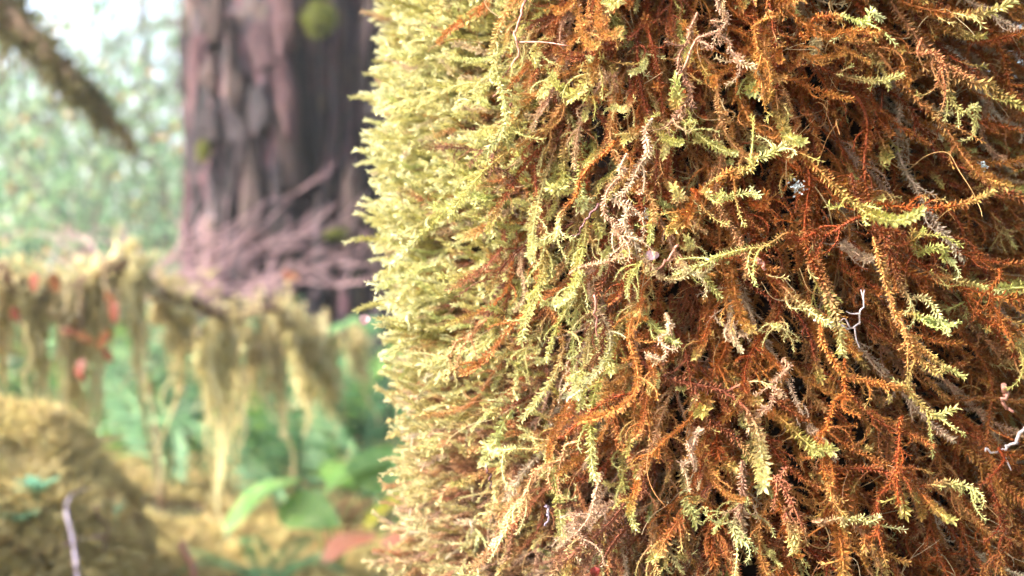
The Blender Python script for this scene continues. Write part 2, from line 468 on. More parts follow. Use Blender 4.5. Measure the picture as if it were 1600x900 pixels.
na_, nz_ = 72, 150
az = np.linspace(0, 2 * math.pi, na_, endpoint=False); zz = np.linspace(-.05, 3.2, nz_)
A_, Z_ = np.meshgrid(az, zz)
rr = base_r(A_, Z_) - .004 - .02 * np.clip(Z_ - 1, 0, 3)
Vt = axis(Z_) + np.stack([np.cos(A_) * rr, np.sin(A_) * rr, 0 * rr], -1)
ii = np.arange(nz_ - 1)[:, None] * na_; jj = np.arange(na_)[None]; kk = (jj + 1) % na_
Qt = np.stack([ii + jj, ii + kk, ii + na_ + kk, ii + na_ + jj], -1).reshape(-1, 4)
Vt = Vt.reshape(-1, 3) - np.array(tree.location)
link('trunk', mesh('trunk', Vt, Qt, smooth=True), M['peat'], tree)


def moss_points(n, zlo, zhi, arc, off, kinds, gshift, sc=(.85, 1.2), seed=0, pale_p=.08, lean=1.0, centre=0., thin=0.):
    rg = np.random.default_rng(seed)
    a = FACE + centre + rg.uniform(-arc, arc, n); z = rg.uniform(zlo, zhi, n)
    r = base_r(a, z) + off + rg.normal(0, .002, n)
    pos = axis(z) + np.stack([np.cos(a) * r, np.sin(a) * r, 0 * r], -1)
    da = a - FACE                                             # <0 left in view, >0 right
    if kinds is THREAD:
        ok = da > -.75; a, z, r, pos, da = a[ok], z[ok], r[ok], pos[ok], da[ok]; n = len(a)
    if thin:                                                  # sparser on the shaded side, bare peat shows between
        ok = rg.random(n) > thin * np.clip((da + .1) / .5, 0, 1) * np.clip(.55 + 1.6 * fbm(np.stack([np.cos(a) * 13, np.sin(a) * 13, z * 42], -1), 27, 2), 0, 1)
        a, z, r, pos, da = a[ok], z[ok], r[ok], pos[ok], da[ok]; n = len(a)
    idx = rg.choice(kinds, n)
    if kinds is not THREAD:
        idx = np.where(rg.random(n) < np.clip((-da - .35) / .40, 0, 1), rg.choice(FINGER, n), idx)
    patch = fbm(np.stack([np.cos(a) * 7, np.sin(a) * 7, z * 26], -1), 21, 3)
    leftness = np.clip((-da + .12) / .95, 0, 1)
    g = .12 + .83 * leftness - .06 * np.clip((da - .1) / .5, 0, 1) + .40 * patch + gshift + rg.normal(0, .16, n)
    g = g - .58 * np.clip((.66 - z) / .12, 0, 1) * np.clip((-da + .1) / .8, 0, 1)       # drier towards the foot on the left
    pale = np.where(rg.random(n) < pale_p, rg.uniform(.3, .9, n), 0) + .18 * leftness + .30 * leftness * np.clip((.64 - z) / .1, 0, 1)
    roll = -lean * np.clip(da * .55 + .05, -.55, .5) + rg.normal(0, .38, n)
    pitch = rg.normal(0, .25, n)
    rot = np.stack([-roll, pitch, a], -1)
    old = np.clip(.12 + .62 * np.clip((da + .25) / .7, 0, 1) + .5 * patch + rg.normal(0, .15, n), 0, 1)  # shade painted into the rust, stronger towards the right, plus patchy tone
    sz = rg.uniform(*sc, n); sz = np.where(np.isin(idx, FINGER), np.clip(sz, .85, 1.15) * np.where(rg.random(n) < .15, 1.25, 1.0), sz)
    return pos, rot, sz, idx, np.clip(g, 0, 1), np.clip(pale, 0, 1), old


def cat(*sets): return [np.concatenate(x) for x in zip(*sets)]
ARC = R(118)
fringe = moss_points(2300, .42, .90, .60, .004, FINGER, .1, seed=8, sc=(.92, 1.15), centre=-1.05)
inner = moss_points(2300, .42, .90, ARC, .000, TUFT + HANG + HANG + WISP, -.42, seed=1, sc=(.85, 1.3), thin=1.15)
mid = moss_points(2000, .42, .90, ARC, .004, HANG + HANG + REACH + WISP, -.16, seed=2, sc=(.7, 1.3), thin=1.1)
outer = moss_points(1400, .42, .90, ARC, .008, REACH + HANG + HANG + WISP + WISP + WISP, .03, seed=3, sc=(.7, 1.35), thin=.7)
thr = moss_points(1500, .42, .90, ARC, .020, THREAD, 0, seed=4, sc=(.8, 1.8))
far = cat(moss_points(1500, .05, .42, R(180), .004, HANG + REACH, -.05, seed=5, sc=(1.6, 2.2)), moss_points(4000, .90, 2.6, R(180), .004, HANG + REACH, .05, seed=6, sc=(1.6, 2.2)),
          moss_points(1000, .40, .92, R(180), .002, HANG + REACH, 0, seed=7, sc=(1.3, 1.8)))
# the 300 outermost shoots that face the camera are parts of their own
vis = np.nonzero((outer[0][:, 2] > .53) & (outer[0][:, 2] < .80) & (np.cos(np.arctan2(outer[0][:, 1] - TY, outer[0][:, 0] - TX) - FACE) > .25))[0][:300]
keep = np.ones(len(outer[0]), bool); keep[vis] = False
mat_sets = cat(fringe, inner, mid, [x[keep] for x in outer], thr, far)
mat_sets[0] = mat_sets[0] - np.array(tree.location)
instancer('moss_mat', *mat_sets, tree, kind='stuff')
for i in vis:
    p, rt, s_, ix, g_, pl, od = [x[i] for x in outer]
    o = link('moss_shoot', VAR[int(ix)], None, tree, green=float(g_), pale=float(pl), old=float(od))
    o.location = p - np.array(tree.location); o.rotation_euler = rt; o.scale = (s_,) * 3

# ------------------------------------------------------------------ generic plant pieces
def kite_leaves(G, pos, d, nrm, ln, wd, v):
    """leaf-sized folded kites: pos base, d direction, nrm face normal"""
    k = len(pos); d = d / (np.linalg.norm(d, axis=1)[:, None] + 1e-9)
    sd = np.cross(d, nrm); sd /= np.linalg.norm(sd, axis=1)[:, None] + 1e-9
    up = np.cross(sd, d)
    ln = np.broadcast_to(ln, (k,))[:, None]; wd = np.broadcast_to(wd, (k,))[:, None]
    m = pos + d * ln * .45
    V = np.stack([pos, m + sd * wd * .5 + up * ln * .08, pos + d * ln - up * ln * .1, m - sd * wd * .5 + up * ln * .08], 1).reshape(-1, 3)
    b = np.arange(k)[:, None] * 4
    G.add(V, np.concatenate([b + [0, 1, 2], b + [0, 2, 3]]), None, v=np.repeat(np.broadcast_to(v, (k,)), 4))


def blade(L, W, seed, curl=.25, fold=.18, point=.75, n=9, wave=.03, thick=.0):
    """one broad leaf along +x, face up, with midrib fold and wavy margin"""
    rg = np.random.default_rng(seed); f = np.linspace(0, 1, n)
    wdt = W * .5 * np.sin(math.pi * np.clip(f, 0.001, 1) ** point) ** .8 + .0006
    th = -curl * 2.2 * f + .25 * curl
    x = np.concatenate([[0], np.cumsum(np.cos(th[:-1]))]) * L / (n - 1); z = np.concatenate([[0], np.cumsum(np.sin(th[:-1]))]) * L / (n - 1)
    V = []
    for i in range(n):
        for q in (-1, -.5, 0, .5, 1):
            zz = z[i] + abs(q) * fold * wdt[i] - (abs(q) == 1) * .12 * wdt[i] + wave * W * math.sin(9 * f[i] + q * 2 + seed) * abs(q)
            V.append((x[i], q * wdt[i], zz))
    b = np.arange(n - 1)[:, None] * 5 + np.arange(4)[None]; b = b.ravel()
    return np.array(V), np.stack([b, b + 5, b + 6, b + 1], -1)


def place(o, loc, d, up=(0, 0, 1), roll=0., s=1.):
    """put a +x piece at loc pointing along d"""
    d = Vector(d).normalized(); u = Vector(up); y = u.cross(d)
    if y.length < 1e-4: y = Vector((0, 1, 0))
    y.normalize(); z = d.cross(y)
    m = Matrix((d, y, z)).transposed().to_4x4() @ Matrix.Rotation(roll, 4, 'X')
    o.rotation_euler = m.to_euler(); o.location = loc; o.scale = (s, s, s)


def gz(x, y): return float(ground_h(x, y))


def tuft_mesh(seed, n=120, rad=.032, hgt=.03):
    """a cushion of short moss sprigs"""
    rg = np.random.default_rng(seed); G = Geo()
    a = rg.uniform(0, 6.283, n); q = np.sqrt(rg.random(n)) * rad
    b = np.stack([np.cos(a) * q, np.sin(a) * q, -.006 + 0 * a], -1)
    d = np.stack([np.cos(a) * q / rad * .9, np.sin(a) * q / rad * .9, np.ones(n)], -1) + rg.normal(0, .3, (n, 3))
    h = hgt * (1 - .5 * (q / rad) ** 2) * rg.uniform(.6, 1.2, n)
    d /= np.linalg.norm(d, axis=1)[:, None]
    for k in range(4):                                       # four leaf tiers up each sprig
        f = .25 + .25 * k
        for s in range(2):
            dd = d + rg.normal(0, .75, (n, 3))
            kite_leaves(G, b + d * (h * (f - .2))[:, None], dd, rg.normal(0, 1, (n, 3)), h * .48, h * .15, np.clip(f * .7 + rg.normal(0, .15, n) + .1, 0, 1))
    return G.me('tuft')
CUSH = [proto(tuft_mesh(600 + i), M['cushion']) for i in range(5)]


def drape_mesh(w, h, depth, seed, n=None, taper=.75):
    """a hanging curtain of moss: many wavy tapering ribbons, top at z=0, spread along x"""
    rg = np.random.default_rng(seed); G = Geo()
    n = n or int(18 + 380 * w)
    for k in range(n):
        u = rg.uniform(-1, 1); x0 = u * w / 2; y0 = rg.normal(0, depth / 2.5)
        L = h * (1 - .55 * abs(u) ** 1.5) * rg.uniform(.15, 1.0) ** 1.3 * (1 + .35 * math.sin(9 * u + seed))
        m = 8; f = np.linspace(0, 1, m)
        C = np.stack([x0 * (1 - taper * .25 * f), y0 * (1 - .4 * f), .02 * rg.normal() - L * f], -1) + wob(m, .010 + .02 * w, rg, 5) * f[:, None]
        a = rg.uniform(0, 3.14); sd = np.array([math.cos(a), math.sin(a), 0])
        wd = (rg.uniform(.0015, .004) * (1 - .6 * f) + .0008)[:, None]
        V = np.stack([C - sd * wd, C + sd * wd], 1).reshape(-1, 3)
        b = np.arange(m - 1) * 2; c = rg.uniform(.2, .9)
        G.add(V, None, np.stack([b, b + 1, b + 3, b + 2], -1), v=np.repeat(np.clip(c + .25 * (f - .4), 0, 1), 2))
        # short side leaflets make the ribbon feathery
        q = 14; i = rg.uniform(0, m - 1.01, q); i0 = i.astype(int); p = C[i0] + (C[i0 + 1] - C[i0]) * (i - i0)[:, None]
        kite_leaves(G, p, rg.normal(0, 1, (q, 3)) * [1, 1, .4] + [0, 0, -.8], rg.normal(0, 1, (q, 3)), rg.uniform(.006, .014, q), .0035, np.clip(c + rg.normal(0, .18, q), 0, 1))
    return G.me('moss_curtain')


# ------------------------------------------------------------------ the furrowed trunk behind
BY = 4.0
bc = P(548, 450, BY); BR = .56
bz0 = gz(bc.x, BY) - .05
fir = empty('furrowed_tree', (bc.x, BY, bz0), label='massive tree trunk with deeply furrowed grey-mauve bark', category='tree')
na2, nz2 = 220, 260
a2 = np.linspace(0, 2 * math.pi, na2, endpoint=False); z2 = np.linspace(-.1, 4.2, nz2)
A2, Z2 = np.meshgrid(a2, z2)
def fir_r(a, z):
    a = np.asarray(a, float); z = np.asarray(z, float)
    wv = .10 * fbm(np.stack([np.cos(a), np.sin(a), z * .9], -1) * 1.4, 31, 3)
    rid = np.abs(vnoise(np.stack([np.cos(a + wv) * 7.5, np.sin(a + wv) * 7.5, z * .8], -1), 41))
    rid2 = np.abs(vnoise(np.stack([np.cos(a + wv) * 17, np.sin(a + wv) * 17, z * 2.6], -1), 47))
    return BR * (1 - .012 * z) + .07 * np.exp(-(z + .1) / .25) - .20 * np.clip(.22 - rid, 0, 1) / .22 - .06 * np.clip(.3 - rid2, 0, 1) / .3 + .045 * fbm(np.stack([np.cos(a) * 9, np.sin(a) * 9, z * 5], -1), 51, 4)
rr = fir_r(A2, Z2)
V2 = np.stack([np.cos(A2) * rr, np.sin(A2) * rr, Z2], -1).reshape(-1, 3)
ii = np.arange(nz2 - 1)[:, None] * na2; jj = np.arange(na2)[None]; kk = (jj + 1) % na2
link('trunk', mesh('trunk', V2, np.stack([ii + jj, ii + kk, ii + na2 + kk, ii + na2 + jj], -1).reshape(-1, 4), smooth=True), M['bark'], fir)

def plate_mesh(seed):
    """one thick bark scale: x out, y across, z up"""
    rg = np.random.default_rng(seed); k = 11; a = np.arange(k) / k * 2 * math.pi
    r = 1 + rg.normal(0, .22, k)
    oy, oz = np.cos(a) * r * .5, np.sign(np.sin(a)) * np.abs(np.sin(a)) ** .8 * r * .5
    L = [np.stack([np.full(k, x), oy * q, oz * q2], -1) for x, q, q2 in ((-.5, 1.0, 1.0), (.25, .98, .99), (.5 + .0, .82, .92))]
    L[2][:, 0] += rg.normal(0, .12, k)
    V = np.concatenate(L + [np.array([[.6, 0, 0]])])
    j = np.arange(k); nx_ = (j + 1) % k
    Q = np.concatenate([np.stack([q * k + j, q * k + nx_, (q + 1) * k + nx_, (q + 1) * k + j], -1) for q in (0, 1)])
    return mesh('bark_plate', V, [np.stack([2 * k + j, 2 * k + nx_, np.full(k, 3 * k)], -1), Q])
PL = [plate_mesh(700 + i) for i in range(9)]
rg = np.random.default_rng(77)
fface = math.atan2(-BY, -bc.x)
placed = []
for _ in range(2500):
    if len(placed) >= 150: break
    a = fface + rg.uniform(-1.5, 1.5); z = rg.uniform(.05, 2.0)
    r = float(fir_r(a, z))
    if r < BR * (1 - .02 * z) - .05: continue                       # not in the furrows
    if any(abs(a - q[0]) * BR < .075 and abs(z - q[1]) < .15 for q in placed): continue
    placed.append((a, z))
    o = link('bark_plate', PL[rg.integers(9)], M['plate'], fir)
    o.location = (math.cos(a) * (r - .012), math.sin(a) * (r - .012), z)
    o.rotation_euler = (rg.normal(0, .12), rg.normal(0, .05), a); o.scale = (rg.uniform(.04, .085), rg.uniform(.04, .09), rg.uniform(.12, .36))

def clump_mesh(seed, n=500):
    rg = np.random.default_rng(seed); G = Geo()
    d = rg.normal(0, 1, (n, 3)); d /= np.linalg.norm(d, axis=1)[:, None]
    p = d * (.75 + .25 * rg.random(n))[:, None] * (1 + .25 * vnoise(d * 2.5, seed))[:, None]
    kite_leaves(G, p * .8, d + rg.normal(0, .5, (n, 3)) + [0, 0, -.3], rg.normal(0, 1, (n, 3)), .35, .13, np.clip(.5 + rg.normal(0, .25, n), 0, 1))
    # a solid core so that bark does not show through
    u, v_ = np.meshgrid(np.linspace(0, 2 * math.pi, 12, endpoint=False), np.linspace(.15, 3.0, 7))
    s = np.stack([np.cos(u) * np.sin(v_), np.sin(u) * np.sin(v_), np.cos(v_)], -1).reshape(-1, 3) * .8
    q = np.arange(6)[:, None] * 12; j = np.arange(12)[None]; k2 = (j + 1) % 12
    G.add(s, None, np.stack([q + j, q + 12 + j, q + 12 + k2, q + k2], -1).reshape(-1, 4), v=.3)
    return G.me('moss_clump')
CL = [clump_mesh(800 + i) for i in range(3)]
M['greenmoss'] = mat_simple('green cushion moss', [(0, (.06, .075, .008)), (.6, (.17, .18, .02)), (1, (.28, .27, .05))], attr='v', tr=.25)
for n_, (px, py, rx, rz) in enumerate([(500, 32, 30, 30), (326, 236, 14, 18), (528, 366, 20, 10)]):
    a0 = None                                                        # bearing on the trunk that this pixel sees
    for t in np.linspace(0, 2.2, 200):
        a = fface - t + 1.1
        v = Vector((bc.x + math.cos(a) * BR, BY + math.sin(a) * BR, 0))
        sx = 800 + v.x / v.y * FPX
        if a0 is None or abs(sx - px) < a0[0]: a0 = (abs(sx - px), a, v.y)
    z = CZ - (py - 450) / FPX * a0[2] - bz0
    r = max(float(fir_r(a0[1], z)), BR) + .02; o = link('moss_clump', CL[n_ % 3], M['greenmoss'], fir)
    o.location = (math.cos(a0[1]) * r, math.sin(a0[1]) * r, z); k = a0[2] / FPX; o.scale = (rx * k * .8, rx * k, rz * k); o.rotation_euler = (0, 0, a0[1])

# ------------------------------------------------------------------ the moss-draped arching branch
DP = [(-1.75, 1.75, gz(-1.75, 1.75) - .02), (-1.45, 1.62, .45), tuple(P(-120, 445, 1.6)), tuple(P(60, 440, 1.65)), tuple(P(220, 448, 1.75)), tuple(P(330, 485, 1.85)), tuple(P(450, 512, 2.0)), tuple(P(560, 548, 2.15))]
DC = smooth_curve(DP, 60); DC[8:] += (wob(52, .011, np.random.default_rng(8), 12) * [1, 1, 2.0])
DR = np.linspace(.022, .004, 60)
dr = empty('draped_branch', DC[0], label='arching fallen branch hung with tan curtains of moss', category='branch')
org = np.array(dr.location)
V, T, Q = tube(DC - org + wob(60, .008, np.random.default_rng(5), 14), DR, 8); link('stem', mesh('stem', V, [T, Q], smooth=True), M['brown'], dr)
def on_branch(px):
    i = int(np.argmin(np.abs(800 + DC[:, 0] / DC[:, 1] * FPX - px))); return DC[i] - org, DC[i, 1]
# px centre, width, bottom py of each curtain
for k, (px, wpx, py) in enumerate([(-60, 90, 640), (8, 50, 650), (46, 26, 640), (118, 40, 700), (150, 56, 760), (210, 18, 706), (250, 30, 500), (292, 20, 640), (326, 50, 715), (348, 40, 740), (400, 20, 600), (432, 24, 690), (464, 18, 575), (490, 26, 655), (526, 22, 625)]):
    p, Yd = on_branch(px); s = Yd / FPX
    top = CZ - (p[2] + org[2]); pyt = 450 + top / Yd * FPX
    h = (py - pyt) * s * 1.12
    o = link('moss_curtain', drape_mesh(wpx * s * 1.15, h, .04 + .3 * wpx * s, 900 + k), M['drape'], dr); o.location = p + [0, 0, -.012 - .02 * (k % 3)]; o.rotation_euler = (0, .12 * math.sin(k * 2.1), -.15)
rgt = np.random.default_rng(97)
for k in range(34):
    i = int(rgt.integers(10, 59)); o = link('moss_curtain', drape_mesh(rgt.uniform(.02, .07), rgt.uniform(.03, .13) * (1.3 if k % 5 == 0 else 1), .03, 3000 + k, n=int(rgt.integers(10, 26))), M['drape'], dr)
    o.location = DC[i] - org + [0, rgt.normal(0, .012), rgt.uniform(-.012, .006)]; o.rotation_euler = (0, rgt.normal(0, .15), rgt.uniform(-.5, .5))
# moss cushions along the top of the branch
G = Geo(); rg = np.random.default_rng(91)
for i in range(8, 58):
    n = int(3 + 44 * max(0, math.sin(i * .62) * math.sin(i * 1.7 + 1))); th = rg.uniform(0, 6.283, n); rr_ = DR[i] + .012
    d = np.stack([0 * th + rg.normal(0, .5, n), np.cos(th), np.sin(th)], -1)
    base = DC[i] - org + d * (DR[i] * .8 + .010) + rg.normal(0, .02, (n, 3)) * [1, .4, .4]
    kite_leaves(G, base, d + [0, 0, .25] + rg.normal(0, .5, (n, 3)), rg.normal(0, 1, (n, 3)), rg.uniform(.010, .022, n), .006, np.clip(.6 + rg.normal(0, .2, n), 0, 1))
link('moss_cover', G.me('moss_cover'), M['drape'], dr, kind='stuff')

# ------------------------------------------------------------------ leaning mossy limb at the upper left, on its own tree out of view
LT = (-2.15, 2.6)
lt = empty('mossy_limb_tree', (LT[0], LT[1], gz(*LT)), label='brown tree whose shaggy moss-hung limb slants down across the pale woods', category='tree')
lo_ = np.array(lt.location)
V, T, Q = tube(np.array([[0, 0, -.1], [.02, 0, .6], [0, .03, 1.4], [-.03, .05, 2.4], [-.02, 0, 3.6]]), [.2, .15, .14, .12, .1], 14); link('trunk', mesh('trunk', V, [T, Q], smooth=True), M['wood'], lt)
LC = smooth_curve([(LT[0], LT[1], 1.75), (-1.7, 2.45, 1.52), tuple(P(-60, -40, 2.3)), tuple(P(20, 28, 2.25)), tuple(P(100, 108, 2.2)), tuple(P(165, 178, 2.2)), tuple(P(215, 240, 2.2))], 50)
V, T, Q = tube(LC - lo_, np.linspace(.04, .004, 50), 8); limb = link('limb', mesh('limb', V, [T, Q], smooth=True), M['brown'], lt)
M['darkmoss'] = mat_simple('dark shaggy moss', [(0, (.035, .03, .008)), (.5, (.10, .085, .025)), (1, (.22, .19, .07))], attr='v', tr=.25)
G = Geo(); rg = np.random.default_rng(92)
for i in range(0, 50):
    n = 80; th = rg.uniform(0, 6.283, n); fr = i / 50
    d = np.stack([rg.normal(0, .4, n), np.cos(th) * .8, np.sin(th) * .8 - .5], -1)
    kite_leaves(G, LC[i] - lo_ + d * .02 * (1.15 - fr) + rg.normal(0, .012, (n, 3)), d + rg.normal(0, .4, (n, 3)), rg.normal(0, 1, (n, 3)), rg.uniform(.02, .055, n) * (1.2 - 1.05 * fr), .012 * (1.2 - fr), np.clip(.45 + rg.normal(0, .25, n), 0, 1))
link('moss_cover', G.me('moss_cover'), M['darkmoss'], limb, kind='stuff')
for k, (px, h, wd) in enumerate([(15, .12, .05), (60, .075, .05), (95, .09, .04), (130, .06, .04), (150, .06, .025)]):
    i = int(np.argmin(np.abs(800 + LC[:, 0] / LC[:, 1] * FPX - px)))
    o = link('moss_tassel', drape_mesh(wd, h, .03, 950 + k), M['darkmoss'], limb); o.location = LC[i] - lo_

# ------------------------------------------------------------------ mossy stump bank, lower left
hum = empty('moss_hummock', (-.72, 1.42, gz(-.72, 1.42)), label='golden moss hummock over a rotting stump', category='moss')
def hummock(cx, cy, rx, ry, top, seed, nu=56, nv=22):
    u, v_ = np.meshgrid(np.linspace(0, 2 * math.pi, nu, endpoint=False), np.linspace(0, 1, nv))
    q = np.sin(v_ * math.pi / 2); x = np.cos(u) * q * rx; y = np.sin(u) * q * ry
    zb = ground_h(cx + x, cy + y) - .03
    z = zb + (top - zb) * np.cos(v_ * math.pi / 2) ** .8
    nn = fbm(np.stack([x * 9, y * 9, z * 9], -1), seed, 3)
    return np.stack([x * (1 + .25 * nn), y * (1 + .25 * nn), z + .06 * nn * np.cos(v_ * math.pi / 2)], -1), nu, nv
Vh, nu, nv = hummock(-.72, 1.42, .24, .30, .465, 61)
qq = np.arange(nv - 1)[:, None] * nu; j = np.arange(nu)[None]; k2 = (j + 1) % nu
Qh = np.stack([qq + j, qq + nu + j, qq + nu + k2, qq + k2], -1).reshape(-1, 4)
Vl = Vh.reshape(-1, 3) - np.array([0, 0, hum.location.z])
M['mossbase'] = mat_simple('moss felt', [(.3, (.22, .15, .05)), (.7, (.46, .35, .13))], 45, .9)
link('stump', mesh('stump', Vl, Qh, smooth=True), M['mossbase'], hum)

def tri_scatter(V, Q, n, rg):
    a, b, c, d = (V[Q[:, i]] for i in range(4))
    nr = np.cross(c - a, d - b); ar = np.linalg.norm(nr, axis=1); nr /= ar[:, None] + 1e-12
    i = rg.choice(len(Q), n, p=ar / ar.sum()); u = rg.random((n, 1)); v = rg.random((n, 1))
    p = (a[i] * (1 - u) + b[i] * u) * (1 - v) + (d[i] * (1 - u) + c[i] * u) * v
    return p, nr[i]
def normal_rot(nr, rg):
    return np.array([(Vector((0, 0, 1)).rotation_difference(Vector(n)) @ Matrix.Rotation(rg.uniform(0, 6.28), 4, 'Z').to_quaternion()).to_euler() for n in nr])
rg = np.random.default_rng(62)
p, nr = tri_scatter(Vl, Qh, 3200, rg); nr = np.where(nr[:, 2:] < 0, -nr, nr)
instancer('moss_tufts', p, normal_rot(nr, rg), rg.uniform(.6, 1.4, 3200), rg.choice(CUSH, 3200), np.zeros(3200), np.zeros(3200), np.zeros(3200), hum, kind='stuff')
# floor moss
n = 9000; x = rg.uniform(-2.2, .5, n); y = rg.uniform(1.0, 5.2, n)
keepm = (fbm(np.stack([x * 2.2, y * 2.2, 0 * x], -1), 71, 3) > .0) & ~((x > -.2) & (y < 1.0)); x, y = x[keepm], y[keepm]; n = len(x)
e = .02; gn = np.stack([-(ground_h(x + e, y) - ground_h(x - e, y)) / (2 * e), -(ground_h(x, y + e) - ground_h(x, y - e)) / (2 * e), np.ones(n)], -1)
instancer('ground_moss', np.stack([x, y, ground_h(x, y)], -1), normal_rot(gn, rg), rg.uniform(.7, 1.7, n), rg.choice(CUSH, n), np.zeros(n), np.zeros(n), np.zeros(n), None,
          kind='stuff', label='low golden moss carpeting the forest floor', category='moss')

# ------------------------------------------------------------------ sword ferns
def frond_mesh(L, seed, arch=1.0):
    """rachis along +x arching over, narrow pinnae in two ranks"""
    rg = np.random.default_rng(seed); G = Geo(); n = 34; f = np.linspace(0, 1, n)
    th = .55 * arch - 1.5 * arch * f ** 1.3
    C = np.cumsum(np.stack([np.cos(th), 0 * f, np.sin(th)], -1), 0) * L / n
    V, T, Q = tube(C, np.linspace(.0028, .0008, n), 5); G.add(V, T, Q, v=.2)
    T_, N_, B_ = frames(C)
    for i in range(4, n):
        ll = .085 * L / .6 * math.sin(math.pi * min(1, .22 + .78 * (f[i] * .97)) ** .9) + .004
        for sd in (-1, 1):
            d = np.array([[.25 * T_[i][0], sd, .25 * T_[i][2] - .18]]) + rg.normal(0, .06, (1, 3))
            up = np.cross(T_[i], [0, 1, 0]); up = -up if up[2] < 0 else up
            kite_leaves(G, C[i:i + 1] + [[0, sd * .001, 0]], d, up[None] + rg.normal(0, .22, (1, 3)), ll, L / n * .62, np.clip(.5 + .4 * f[i] + rg.normal(0, .12), 0, 1))
    return G.me('frond')
FR = [frond_mesh(.62, 1000 + i, a) for i, a in enumerate((.8, 1.0, 1.2, .6, .95))]
M['fern_light'] = mat_simple('young fern frond', [(0, (.12, .24, .05)), (.6, (.19, .34, .08)), (1, (.27, .42, .12))], attr='v', tr=.4, rough=.55, spec=.3)
FRL = [m_.copy() for m_ in FR]
def fern(px, py, Y, n, s, label, seed, lift=1.0):
    rg = np.random.default_rng(seed); b = P(px, py, Y); z = gz(b.x, b.y)
    e = empty('sword_fern', (b.x, b.y, z), label=label, category='fern', group='sword ferns below the furrowed trunk')
    for k in range(n):
        a = k / n * 6.283 + rg.normal(0, .25)
        fi = int(rg.integers(5)); lt_ = rg.random() < .35; o = link('frond', FRL[fi] if lt_ else FR[fi], M['fern_light'] if lt_ else M['fern'], e)
        place(o, (math.cos(a) * .012, math.sin(a) * .012, .02), (math.cos(a), math.sin(a), rg.uniform(.5, 1.5) * lift), roll=rg.normal(0, .35), s=s * rg.uniform(.8, 1.15))
    return e
fern(455, 760, 2.35, 9, 1.0, 'largest sword fern, arching blue-green fronds behind the broad-leaved plant', 1, 1.1)
fern(260, 760, 2.6, 10, 1.0, 'sword fern behind the widest hanging moss curtains', 2)
fern(600, 740, 2.3, 8, 1.0, 'sword fern half hidden by the mossy trunk edge', 3, 1.2)
fern(90, 700, 3.2, 11, .9, 'sword fern behind the golden hummock', 4)
fern(390, 640, 3.1, 9, .7, 'small sword fern against the foot of the furrowed trunk', 5)

# ------------------------------------------------------------------ broad-leaved plant by the trunk edge
pb = P(520, 880, 1.95); pbz = gz(pb.x, pb.y)
bp = empty('broadleaf_plant', (pb.x, pb.y, pbz), label='broad-leaved plant with glossy bright green curling leaves', category='plant')
def leaf_to(name, p0, p1, W, mat, seed, roll=0., curl=.25, fold=.2, parent=bp, up=(0, -.35, 1)):
    """petiole from the crown of the plant, then a blade from p0 to p1"""
    o0 = np.array(parent.location); a = np.array(p0) - o0 + [.008, 0, .026]; b = np.array(p1) - o0 + [.008, 0, .032]; L = float(np.linalg.norm(b - a))
    V, Q = blade(L * 1.2, W * 1.12, seed, curl, fold)
    o = link(name, mesh(name, V, Q, smooth=True), mat, parent); place(o, a, b - a, up, roll)
    st = smooth_curve([(0, 0, -.01), a * [.35, .35, .75], a], 10); V, T, Q = tube(st, np.linspace(.0035, .002, 10), 6)
    link('leaf_stalk', mesh('leaf_stalk', V, [T, Q], smooth=True), M['broad_red'] if seed % 2 else M['broad'], parent)
    return o
leaf_to('leaf', P(462, 772, 1.95), P(345, 815, 1.85), .08, M['broad'], 1, roll=.35, curl=.45)
leaf_to('leaf', P(500, 800, 1.93), P(590, 725, 1.98), .12, M['broad'], 2, roll=-.5, curl=.5)
leaf_to('leaf', P(590, 800, 1.9), P(600, 728, 1.95), .12, M['broad'], 3, roll=.2, curl=.3)
leaf_to('leaf', P(430, 815, 1.9), P(505, 835, 1.85), .07, M['broad'], 4, roll=.4, curl=.3)
leaf_to('leaf', P(560, 850, 1.85), P(625, 795, 1.85), .08, M['broad_yellow'], 5, roll=-.3, curl=.2)
leaf_to('leaf', P(575, 858, 1.82), P(505, 890, 1.74), .06, M['broad_red'], 6, roll=.2, curl=.25)
leaf_to('leaf', P(540, 790, 2.0), P(545, 735, 2.1), .10, M['broad'], 7, roll=.1, curl=.3)
leaf_to('leaf', P(600, 860, 1.8), P(640, 880, 1.75), .06, M['broad_red'], 8, roll=.1, curl=.25)
# low frilly plant in front of it
lp = P(420, 880, 1.8)
e = empty('lacy_fern', (lp.x, lp.y, gz(lp.x, lp.y)), label='low lacy fern beside the broad-leaved plant', category='fern')
for k in range(7):
    a = k / 7 * 6.283 + .3; o = link('frond', FR[k % 5], M['teal'] if k % 2 else M['fern'], e); place(o, (0, 0, .01), (math.cos(a), math.sin(a), .45), s=.30)

# ------------------------------------------------------------------ bare pink shrub
sh = P(255, 700, 2.35); shz = gz(sh.x, sh.y)
shrub = empty('bare_shrub', (sh.x, sh.y, shz), label='leafless shrub with a spray of fine pink twigs before the furrowed trunk', category='shrub')
so_ = np.array(shrub.location)
hub = np.array(P(215, 440, 2.3)) - so_
V, T, Q = tube(smooth_curve([(0, 0, -.02), hub * [.4, .5, .5], hub], 14), np.linspace(.006, .004, 14), 6); link('stem', mesh('stem', V, [T, Q], smooth=True), M['brown'], shrub)
rg = np.random.default_rng(93)
ends = [(525, 278, 2.5), (590, 372, 2.5), (560, 392, 2.4), (400, 345, 2.4), (500, 350, 2.45), (585, 332, 2.6), (420, 410, 2.25), (600, 400, 2.4), (280, 365, 2.3), (440, 368, 2.3), (350, 385, 2.3), (470, 318, 2.5), (310, 335, 2.4), (520, 400, 2.3), (190, 345, 2.4), (90, 360, 2.4), (20, 350, 2.4), (140, 385, 2.3), (575, 300, 2.6), (595, 420, 2.3)]
